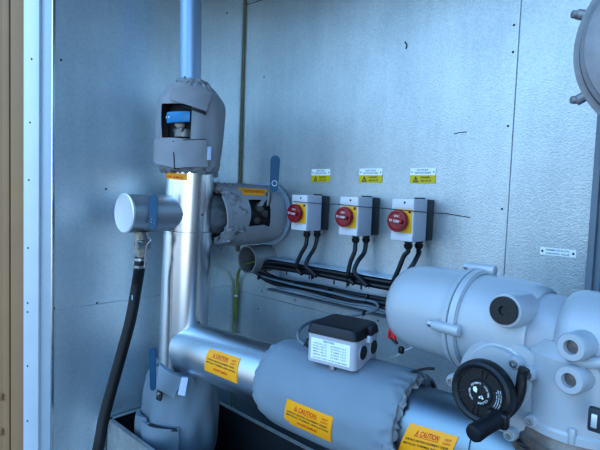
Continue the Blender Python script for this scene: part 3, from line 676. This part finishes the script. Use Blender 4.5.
# ------------------------------------------------------------------ WALL SIGNS
GS = 'white and yellow warning labels above the isolators'
sp = Plane((0, 0, 0), (0, -1, 0))
for (xa, xb), l1, l2, wh in (((.387, .470), 'HEAT TRACE', 'ISOLATOR', 'leftmost isolator'), ((.592, .679), 'INLET VALVE', 'ACTUATOR', 'middle isolator'), ((.776, .857), 'OUTLET', 'VALVE ACTUATOR', 'rightmost isolator')):
    c = Plane(((xa+xb)/2, -.0005, 1.569), (0, -1, 0)); pa = LP(c, xb-xa, .044)
    t = thing('warning_label', 'small white and yellow label on the wall above the %s' % wh, 'label', c.p0-V((0, 0, .022)), GS)
    bm = B(); sheet(bm, pa, .0015, 2, 2, v0=0, v1=.48, back=0); obj('white_panel', bm, M['labw'], t, smooth=0)
    bm = B(); sheet(bm, pa, .0015, 2, 2, v0=.48, v1=1, back=0); obj('yellow_panel', bm, M['lyel'], t, smooth=0)
    k = B(); write(k, pa, l1, .28, .08, .72, .20, .0022); write(k, pa, l2, .18, .26, .82, .38, .0022); obj('lettering', k, M['inkb'], t, smooth=0)
    k = B(); write(k, pa, 'DANGER', .44, .56, .80, .68, .0022); write(k, pa, '400 VOLTS', .44, .78, .84, .90, .0022); tri(k, pa, .24, .74, .11, .20, .0022); obj('warning_print', k, M['ink'], t, smooth=0)
    for u in (.07, .93):
        bm = B(); lathe(bm, pa.pt(u, .27, .001), (0, -1, 0), [(0, .0022), (.0015, .0018)], 10); obj('screw', bm, M['dark'], t)
pa = Patch(sp, ((540.5, 246.8), (576.3, 250.5), (576, 257.8), (540, 254.2)))
t = thing('name_plate', 'white engraved name plate with two lines of writing on the right wall above the actuator', 'sign', sp.pt(*sp.hit(558, 258)))
bm = B(); sheet(bm, pa, .002, 2, 2, back=0); obj('plate', bm, M['labw'], t, smooth=0)
k = B(); write(k, pa, 'PERMEATE FLOW', .17, .14, .83, .40, .0027); write(k, pa, 'CONTROL VALVE', .17, .60, .83, .86, .0027); obj('lettering', k, M['inkb'], t, smooth=0)
for u in (.07, .93):
    bm = B(); lathe(bm, pa.pt(u, .5, .001), (0, -1, 0), [(0, .0032), (.002, .0026)], 10); obj('screw', bm, M['dark'], t)

# ------------------------------------------------------------------ JUNCTION BOX ON THE PIPE
rz = math.radians(9); RZ = Matrix.Rotation(rz, 3, 'Z'); ex = RZ @ V((1, 0, 0)); ey = RZ @ V((0, 1, 0))
FR = V((.922, -.438, 1.128)); JW, JD, JH = .124, .116, .064
jc = FR - ex*JW/2 + ey*JD/2
jb = thing('junction_box', 'pale grey junction box with a black lid standing on the large pipe jacket', 'box', jc-V((0, 0, .015)))
def rbox(bm, c, w, d, h, cr, bev, seg=5, taper=0):
    """upright box with rounded vertical corners"""
    pts = []
    for sx, sy, a0 in ((1, 1, 0), (-1, 1, 90), (-1, -1, 180), (1, -1, 270)):
        for i in range(seg+1):
            a = math.radians(a0+90*i/seg); pts.append((sx*(w/2-cr)+math.cos(a)*cr, sy*(d/2-cr)+math.sin(a)*cr))
    prof = [(0, 0), (h-bev, 0), (h-bev*.3, bev*.3), (h, bev)] if bev else [(0, 0), (h, 0)]
    rings = []
    for z, ins in prof:
        f = 1 - taper*z/h
        rings.append([bm.verts.new(c + ex*(x*f*(1-ins*2/w)) + ey*(y*f*(1-ins*2/d)) + V((0, 0, z))) for x, y in pts])
    n = len(pts)
    for a, b in zip(rings, rings[1:]):
        for i in range(n): bm.faces.new((a[i], a[(i+1) % n], b[(i+1) % n], b[i]))
    bm.faces.new(rings[0]); bm.faces.new(rings[-1]); return bm
bm = B(); rbox(bm, jc, JW, JD, JH, .012, 0); obj('body', bm, M['jbw'], jb)
bm = B(); rbox(bm, jc+V((0, 0, JH)), JW+.005, JD+.005, .024, .014, .010, taper=.06); obj('lid', bm, M['blkg'], jb, label='black lid')
bm = B(); cyl(bm, jc-V((0, 0, .022)), jc, .018, 20); cyl(bm, jc-ey*.045-V((0, 0, .012)), jc-ey*.045, .008, 12); obj('mounting_stem', bm, M['steel'], jb)
jp = Plane(FR-ex*JW/2+V((0, 0, JH*.48)), -ey); pa = LP(jp, JW*.80, JH*.74)
bm = B(); sheet(bm, pa, .0008, 2, 2, back=0); lb = obj('rating_plate', bm, M['labw'], jb, smooth=0, label='white rating plate')
k = B(); write(k, pa, 'HEATING', .32, .02, .60, .12, .0013)
for r in range(5): write(k, pa, ('TYPE 250 V AC', 'IP 66 / 230 V', 'MAX 25 A', 'MIN -40 C', 'SERIAL 0512')[r], .06, .20+r*.13, .42, .26+r*.13, .0013); write(k, pa, ('RANGE', 'OUTPUT', 'T AMB', 'CABLE', 'CLASS')[r]+' 1-2-3', .52, .20+r*.13, .90, .26+r*.13, .0013)
write(k, pa, 'DO NOT OPEN WHEN ENERGIZED', .06, .88, .94, .94, .0013); obj('lettering', k, M['inkb'], lb, smooth=0)
for dd, zz in ((.034, .034), (.086, .034)):
    q = FR + ey*dd + V((0, 0, zz)); bm = B(); lathe(bm, q, ex, [(0, .0155), (.003, .0155), (.004, .0145), (.004, .0005)], 24); obj('blanking_plug', bm, M['blkg'], jb)
    bm = B(); lathe(bm, q, ex, [(0, .0185), (.002, .018), (.002, .0155)], 24, cap=False); obj('plug_ring', bm, M['lgry'], jb)
q = FR + ey*.058 + V((0, 0, JH-.004)); bm = B(); boxx = box(bm, q+ex*.004, (.010, .018, .016), RZ, .002); obj('lid_latch', bm, M['wht'], jb)
bm = B(); box(bm, q+ex*.006+V((0, 0, .018)), (.012, .016, .020), RZ, .003); obj('lid_hinge', bm, M['blkg'], jb)
q = FR - ex*JW + ey*.03 + V((0, 0, .028)); bm = B(); lathe(bm, q, -ex, [(0, .014), (.008, .014), (.008, .011), (.016, .011), (.020, .007)], 12); obj('cable_gland', bm, M['blkg'], jb)

# ------------------------------------------------------------------ ACTUATOR
ac = thing('valve_actuator', 'large pale grey electric valve actuator with a black handwheel in the foreground', 'actuator', (1.30, -.42, 1.08))
AX = V((0, -.42, 1.288)); xd = V((math.cos(math.radians(7)), -math.sin(math.radians(7)), 0)); AR = .0845
def ax(x, dy=0, dz=0): return V((1.23, AX.y+dy, AX.z+dz)) + xd*(x-1.23)
x0 = 1.005
bm = B(); lathe(bm, ax(x0), xd, [(.0, .0005), (.0, .055), (.0030, .0635), (.010, .0710), (.022, .0770), (.040, .0810), (.062, .0830), (.165, AR)], 80); obj('motor_cover', bm, M['paint'], ac)
xr = 1.163
bm = B(); lathe(bm, ax(xr), xd, [(-.012, AR-.001), (-.011, AR+.006), (-.002, AR+.0075), (-.001, AR+.0035), (.001, AR+.0035), (.002, AR+.0080), (.012, AR+.0065), (.014, AR)], 80, cap=False); obj('flange_ring', bm, M['paint'], ac)
bm = B(); lathe(bm, ax(xr+.010), xd, [(0, AR-.001), (.03, AR+.000), (.092, AR-.001), (.110, AR-.008), (.113, AR-.011), (.114, .06)], 80); obj('gear_housing', bm, M['paint'], ac)
bm = B(); lathe(bm, ax(xr+.125), xd, [(-.02, .070), (.045, .068), (.05, .068)], 72); obj('neck', bm, M['paintd'], ac)
bm = B(); lathe(bm, ax(1.318, -.004, .004), V((1, -.03, 0)), [(0, .04), (.0, .064), (.004, .072), (.012, .078), (.022, .0805), (.3, .0805)], 80); obj('terminal_housing', bm, M['paint'], ac)
# flange lugs with bolts
for px, py in ((485, 269), (458, 331)):
    C = Cyl(ax(xr), xd, AR+.007); a, t = C.hit(px, py); 
    bm = B(); p = C.pt(a, -.026); q = C.pt(a, .026); cyl(bm, p, q, .0095, 20, bev=.003); lg = obj('flange_lug', bm, M['paint'], ac)
    bm = B(); cyl(bm, p-xd*.008, p+xd*.001, .0062, 6); obj('bolt', bm, M['steel'], lg)
for a in ():
    C = Cyl(ax(0), xd, AR+.007); bm = B(); cyl(bm, C.pt(a, xr-.030), C.pt(a, xr+.030), .0095, 16, bev=.003); obj('flange_lug', bm, M['paint'], ac)
# cable entry plug boss
q = P(504.5, 310.5, 'y', -.520)
bm = B(); d = V((-.12, -1, .10)).normalized(); lathe(bm, q-d*.075, d, [(0, .031), (.05, .028), (.071, .0262), (.075, .0250), (.075, .0215)], 48); bs = obj('plug_boss', bm, M['paint'], ac)
bm = B(); lathe(bm, q-d*.003, d, [(0, .0215), (.0085, .0210), (.0085, .0068), (.0050, .0065), (.0050, .0005)], 40); pg = obj('black_plug', bm, M['blkm'], ac, label='black hexagon socket plug')
# conduit entries on the terminal housing
for px, py in ((570.5, 347.5), (568.5, 380.5)):
    q = P(px, py, 'y', -.545); d = V((-.20, -1, .04)).normalized()
    bm = B(); lathe(bm, q-d*.055, d, [(0, .021), (.035, .0195), (.052, .0195), (.055, .0175), (.055, .0098), (.045, .0090), (.045, .0005)], 40); e = obj('conduit_entry', bm, M['paint'], ac)
    bm = B(); lathe(bm, q-d*.0085, d, [(0, .0092), (.0005, .0005)], 24, cap=False); obj('entry_bore', bm, M['brass'], e)
bm = B(); tube(bm, [P(572, 357, 'y', -.52), P(580, 362, 'y', -.520), P(600, 363, 'y', -.520), P(630, 366, 'y', -.52)], .0085, 12); tube(bm, [P(570, 372, 'y', -.52), P(579, 364, 'y', -.520), P(584, 362, 'y', -.520)], .006, 12); obj('casting_rib', bm, M['paint'], ac)
# vertical gear column below
gx, gy = 1.342, -.45
bm = B(); lathe(bm, (gx, gy, 1.172), (0, 0, 1), [(0, .080), (.010, .080), (.014, .077), (.07, .076), (.11, .075), (.13, .06)], 80); obj('gear_column', bm, M['paint'], ac)
bm = B(); q = P(572, 436, 'y', gy-.076); cyl(bm, q-V((0, 0, .012)), q+V((0, 0, .012)), .0055, 16, bev=.003); obj('column_rib', bm, M['paint'], ac)
# handwheel hub: wide painted flange facing -Y
hc = P(485, 387, 'y', -.535); hn = V((-.07, -1, .04)).normalized()
bm = B(); lathe(bm, hc+V((.006, 0, .012))-hn*.10, hn, [(0, .060), (.045, .060), (.047, .057), (.058, .0565), (.060, .052), (.072, .0515), (.073, .048), (.085, .047)], 72)
hub = obj('handwheel_hub', bm, M['paint'], ac)
# cover plate with bolt ears
pc = P(502, 385, 'y', -.505); bm = B(); lathe(bm, pc-hn*.02, hn, [(0, .073), (.018, .073), (.022, .070)], 64); obj('cover_plate', bm, M['paint'], ac)
for px, py in ((513.5, 363.5), (527.5, 375), (529.5, 422), (508.5, 435.5), (450.5, 381)):
    q = P(px, py, 'y', -.525); bm = B(); lathe(bm, q-hn*.035, hn, [(0, .0105), (.030, .0100), (.034, .0085), (.035, .008)], 24); e = obj('bolt_ear', bm, M['paint'], ac)
    bm = B(); lathe(bm, q-hn*.001, hn, [(0, .0062), (.003, .0060), (.0032, .0035), (.001, .003), (.001, .0004)], 16); obj('socket_bolt', bm, M['steel'], e)
# handwheel
HW = thing  # (part of the actuator)
hwc = P(479.0, 393.0, 'y', -.575)
def rotframe(d):
    d = V(d).normalized(); u = V((0, 0, 1)).cross(d).normalized(); return d, u, d.cross(u)
hd_, hu, hv = rotframe(hn)
bm = B(); WR = .0465; K = WR/.0585
lathe(bm, hwc-hn*.030, hn, [(0, .030), (.006, .041), (.012, WR), (.022, WR), (.028, WR-.002), (.031, WR-.006), (.0295, WR-.010), (.027, WR-.012), (.027, .019), (.029, .018), (.0295, .0005)], 80,
      fn=None)
hw = obj('handwheel', bm, M['blkm'], ac, label='black handwheel')
bm = B()
for i in range(6):
    a = 2*PI*i/6+.35
    for s in (-1, 1):
        aa = a+s*.13; p = hwc + (hu*math.cos(aa)+hv*math.sin(aa))*.0195 - hn*.003; q = hwc + (hu*math.cos(aa*1)+hv*math.sin(aa))*.034 - hn*.002
        tube(bm, [p, q], .0008, 6, 2)
tube(bm, [hwc+(hu*math.cos(t)+hv*math.sin(t))*.0345-hn*.002 for t in [2*PI*i/48 for i in range(49)]], .0010, 6, 1); obj('wheel_ribs', bm, M['blkm'], hw)
class Arc:
    def __init__(s, c, r0, a0, a1, r1): s.c = c; s.r0, s.r1, s.a0, s.a1 = r0, r1, a0, a1
    def pt(s, u, v, h=0):
        a = s.a0+(s.a1-s.a0)*u; r = s.r0+(s.r1-s.r0)*v; return s.c + (hu*math.cos(a)+hv*math.sin(a))*r + hn*h
k = B()
for a0, txt in ((150, 'STOP REMOTE'), (60, 'LOCAL OPEN'), (-25, 'CLOSE'), (235, 'CLOSE OPEN')):
    A = Arc(hwc, .0158, math.radians(a0), math.radians(a0-68), .0130); write(k, A, txt, 0, 0, 1, 1, .0006)
A = Arc(hwc, .0325, math.radians(25), math.radians(-38), .0215)
write(k, A, 'MOTOR DRIVE', .05, .02, .98, .16, -.0022); write(k, A, 'SELF ENGAGES', .0, .30, 1, .44, -.0022); write(k, A, 'WHEN STARTED', .08, .58, .95, .72, -.0022)
# hand and arrow signs
lpw = lambda X, Y: k.verts.new(hwc + hu*X*.85 + hv*Y*.85 + hn*.0007)
k.faces.new([lpw(*p) for p in ((-.010, .001), (-.004, -.001), (-.003, .005), (-.0055, .010), (-.0105, .008), (-.011, .004))])
k.faces.new([lpw(*p) for p in ((-.001, -.007), (.003, -.009), (.004, -.004), (.002, -.004), (.001, -.006))]); k.faces.new([lpw(*p) for p in ((.004, -.008), (.0085, -.009), (.009, -.007), (.0055, -.002), (.0045, -.003), (.006, -.0065))])
obj('wheel_lettering', k, M['white'], hw, smooth=0, label='white lettering in a ring')
# crank handle
p1 = P(496, 420, 'y', -.590); p2 = P(472, 434.5, 'y', -.640)
bm = B(); L = (p2-p1).length; lathe(bm, p1, p2-p1, [(0, .0125), (L*.25, .0115), (L*.55, .0115), (L*.88, .0125), (L*.97, .0110), (L, .007)], 24); box(bm, p1-hn*.006, (.03, .016, .024), None, .005); obj('crank_handle', bm, M['blkm'], ac)
# black clutch lever
lp_ = [P(px, py, 'y', -.548) for px, py in ((495, 416), (506, 411), (515.5, 401), (520.5, 389), (522, 376), (524.5, 368.5))]
bm = B(); tube(bm, lp_, lambda t: .0125-.0058*math.sin(t*PI*.5)+(.001 if t > .9 else 0), 14, 8); obj('clutch_lever', bm, M['blkm'], ac, label='black curved clutch lever')
# clamp ring under the column
bm = B(); lathe(bm, (gx, gy, 1.122), (0, 0, 1), [(0, .080), (.002, .086), (.016, .086), (.018, .081), (.022, .081), (.024, .0855), (.036, .0855), (.040, .082), (.050, .080)], 80); obj('mounting_clamp', bm, M['base'], ac, label='weathered brownish clamp ring')
bm = B(); q = P(526, 443, 'y', gy-.060); box(bm, q, (.02, .02, .004), None, .001); obj('clamp_slot', bm, M['dark'], ac)
bm = B(); q = P(597, 420, 'y', -.545); box(bm, q, (.02, .01, .032), None, .003); bk = obj('latch', bm, M['dark'], ac)
bm = B(); box(bm, q+V((-.002, -.006, 0)), (.007, .004, .018), None, .001); obj('latch_pin', bm, M['cap'], bk)
bm = B(); lathe(bm, (gx, gy, 1.0), (0, 0, 1), [(0, .055), (.125, .055)], 40); obj('valve_neck', bm, M['base'], ac)
# red seal tag hanging behind the cover
rt_ = thing('seal_tag', 'small red triangular tag hanging behind the left end of the actuator', 'tag', P(394, 344, 'y', -.36))
pa = Patch(Plane((0, -.36, 0), (0, -1, 0)), ((390.5, 322), (392.5, 323), (396, 342), (387.5, 337.5)))
bm = B(); sheet(bm, pa, .002, 3, 3, back=-.004); obj('tag_plate', bm, M['redt'], rt_)
bm = B(); box(bm, P(394, 340.5, 'y', -.361), (.02, .008, .005), Matrix.Rotation(.5, 3, 'Y'), .001); box(bm, P(390.8, 334, 'y', -.358), (.005, .01, .012), None, .001); obj('tag_clip', bm, M['dark'], rt_)
bm = B(); tube(bm, [P(393.5, 324, 'y', -.36), P(396, 312, 'y', -.37), V((1.0, -.38, 1.30))], .0012, 6); obj('tag_string', bm, M['dark'], rt_)
bm = B(); tube(bm, [P(413, 347, 'y', -.38), P(404, 351, 'y', -.34), P(397, 355.5, 'y', -.33), P(391, 358, 'y', -.32)], .0015, 8); o = obj('loose_cord', bm, M['wht']); tagp(o, 'pale loose cord sticking out under the left end of the actuator', 'cord')
bm = B(); box(bm, P(401.3, 350, 'y', -.345), (.012, .012, .016), None, .004); obj('end_knot', bm, M['blk'], o, label='black end knot')

# ------------------------------------------------------------------ SECOND ACTUATOR, TOP RIGHT
uc = P(691, 35, 'y', -.35); UR = 104/480*(uc-CAM).dot(FW)
u2 = thing('valve_actuator', 'weathered grey actuator cover cut off by the top right edge of the photo', 'actuator', uc-V((0, 0, UR)))
bm = B(); lathe(bm, uc+V((0, .20, 0)), (0, -1, 0), [(0, .05), (.02, UR-.04), (.06, UR-.02), (.18, UR-.012)], 96); obj('rear_cover', bm, M['greybr'], u2)
bm = B(); lathe(bm, uc, (0, -1, 0), [(-.024, UR-.012), (-.022, UR-.003), (-.012, UR), (-.010, UR-.006), (-.004, UR-.006), (-.002, UR+.001), (.008, UR), (.010, UR-.006), (.012, UR-.010)], 96, cap=False); obj('flange_ring', bm, M['greybr'], u2)
bm = B(); lathe(bm, uc, (0, -1, 0), [(.010, UR-.010), (.022, UR-.013), (.026, UR-.020), (.030, UR-.021), (.040, UR-.05), (.044, .001)], 96); obj('front_cover', bm, M['greybr'], u2)
for px, py in ((587.5, 16), (599, 88)):
    q = P(px, py, 'y', -.35); n = (q-uc).normalized(); q = uc + n*(UR+.004)
    bm = B(); cyl(bm, q-n*.02, q+n*.010, .0085, 16, bev=.002); cyl(bm, q+n*.006-rt0*.0, q+n*.006-rt0*.012, .0065, 12, bev=.002); lg = obj('flange_lug', bm, M['greybr'], u2)
bm = B(); cyl(bm, uc+V((0, .18, 0)), V((uc.x, .162, uc.z)), .045, 32); obj('support_column', bm, M['greybr'], u2)
# ------------------------------------------------------------------ LIGHT
w = bpy.data.worlds.new('sky'); bpy.context.scene.world = w; w.use_nodes = True
nt = w.node_tree; N = nt.nodes; Lk = nt.links; bg = N['Background']
tc = N.new('ShaderNodeTexCoord'); sx = N.new('ShaderNodeSeparateXYZ'); Lk.new(tc.outputs['Generated'], sx.inputs[0])
r = N.new('ShaderNodeValToRGB'); cr = r.color_ramp
mr = N.new('ShaderNodeMapRange'); mr.inputs[1].default_value = -1; mr.inputs[2].default_value = 1; Lk.new(sx.outputs['Z'], mr.inputs[0]); Lk.new(mr.outputs[0], r.inputs[0])
cr.elements[0].position = .0; cr.elements[0].color = (.035, .032, .030, 1)
cr.elements[1].position = 1; cr.elements[1].color = (.14, .36, .85, 1)
for p, c in ((.36, (.10, .14, .19)), (.43, (.30, .37, .46)), (.53, (.50, .62, .72)), (.60, (.31, .63, 1.0)), (.75, (.20, .50, .95))):
    e = cr.elements.new(p); e.color = (*c, 1)
dn = N.new('ShaderNodeVectorMath'); dn.operation = 'DOT_PRODUCT'; Lk.new(tc.outputs['Generated'], dn.inputs[0]); dn.inputs[1].default_value = V((-.15, -.97, .15)).normalized()
m2 = N.new('ShaderNodeMapRange'); m2.inputs[1].default_value = -.2; m2.inputs[2].default_value = 1; m2.inputs[3].default_value = .7; m2.inputs[4].default_value = 1.4; Lk.new(dn.outputs['Value'], m2.inputs[0])
d3 = N.new('ShaderNodeVectorMath'); d3.operation = 'DOT_PRODUCT'; Lk.new(tc.outputs['Generated'], d3.inputs[0]); d3.inputs[1].default_value = V((.74, -.67, -.05)).normalized()
m3 = N.new('ShaderNodeMapRange'); m3.interpolation_type = 'SMOOTHSTEP'; m3.inputs[1].default_value = .93; m3.inputs[2].default_value = .99; m3.inputs[3].default_value = 0; m3.inputs[4].default_value = 2.6; Lk.new(d3.outputs['Value'], m3.inputs[0])
d4 = N.new('ShaderNodeVectorMath'); d4.operation = 'DOT_PRODUCT'; Lk.new(tc.outputs['Generated'], d4.inputs[0]); d4.inputs[1].default_value = V((.95, .30, -.1)).normalized()
m4 = N.new('ShaderNodeMapRange'); m4.interpolation_type = 'SMOOTHSTEP'; m4.inputs[1].default_value = .55; m4.inputs[2].default_value = .95; m4.inputs[3].default_value = 0; m4.inputs[4].default_value = -.55; Lk.new(d4.outputs['Value'], m4.inputs[0])
a3 = N.new('ShaderNodeMath'); Lk.new(m2.outputs[0], a3.inputs[0]); Lk.new(m3.outputs[0], a3.inputs[1])
a4 = N.new('ShaderNodeMath'); Lk.new(a3.outputs[0], a4.inputs[0]); Lk.new(m4.outputs[0], a4.inputs[1])
mx = N.new('ShaderNodeVectorMath'); mx.operation = 'SCALE'; Lk.new(r.outputs[0], mx.inputs[0]); Lk.new(a4.outputs[0], mx.inputs['Scale'])
Lk.new(mx.outputs[0], bg.inputs[0]); bg.inputs[1].default_value = 1.55
ld = bpy.data.lights.new('sky_sun', 'SUN'); lo = bpy.data.objects.new('sky_sun', ld); COL.objects.link(lo)
ld.energy = .85; ld.angle = math.radians(50); ld.color = (.58, .80, 1)
lo.rotation_euler = V((.22, .80, -.62)).to_track_quat('-Z', 'Y').to_euler()
sc = bpy.context.scene; sc.view_settings.view_transform = 'Standard'; sc.view_settings.exposure = 0
try: sc.view_settings.look = 'Medium High Contrast'
except TypeError as e: print(e)
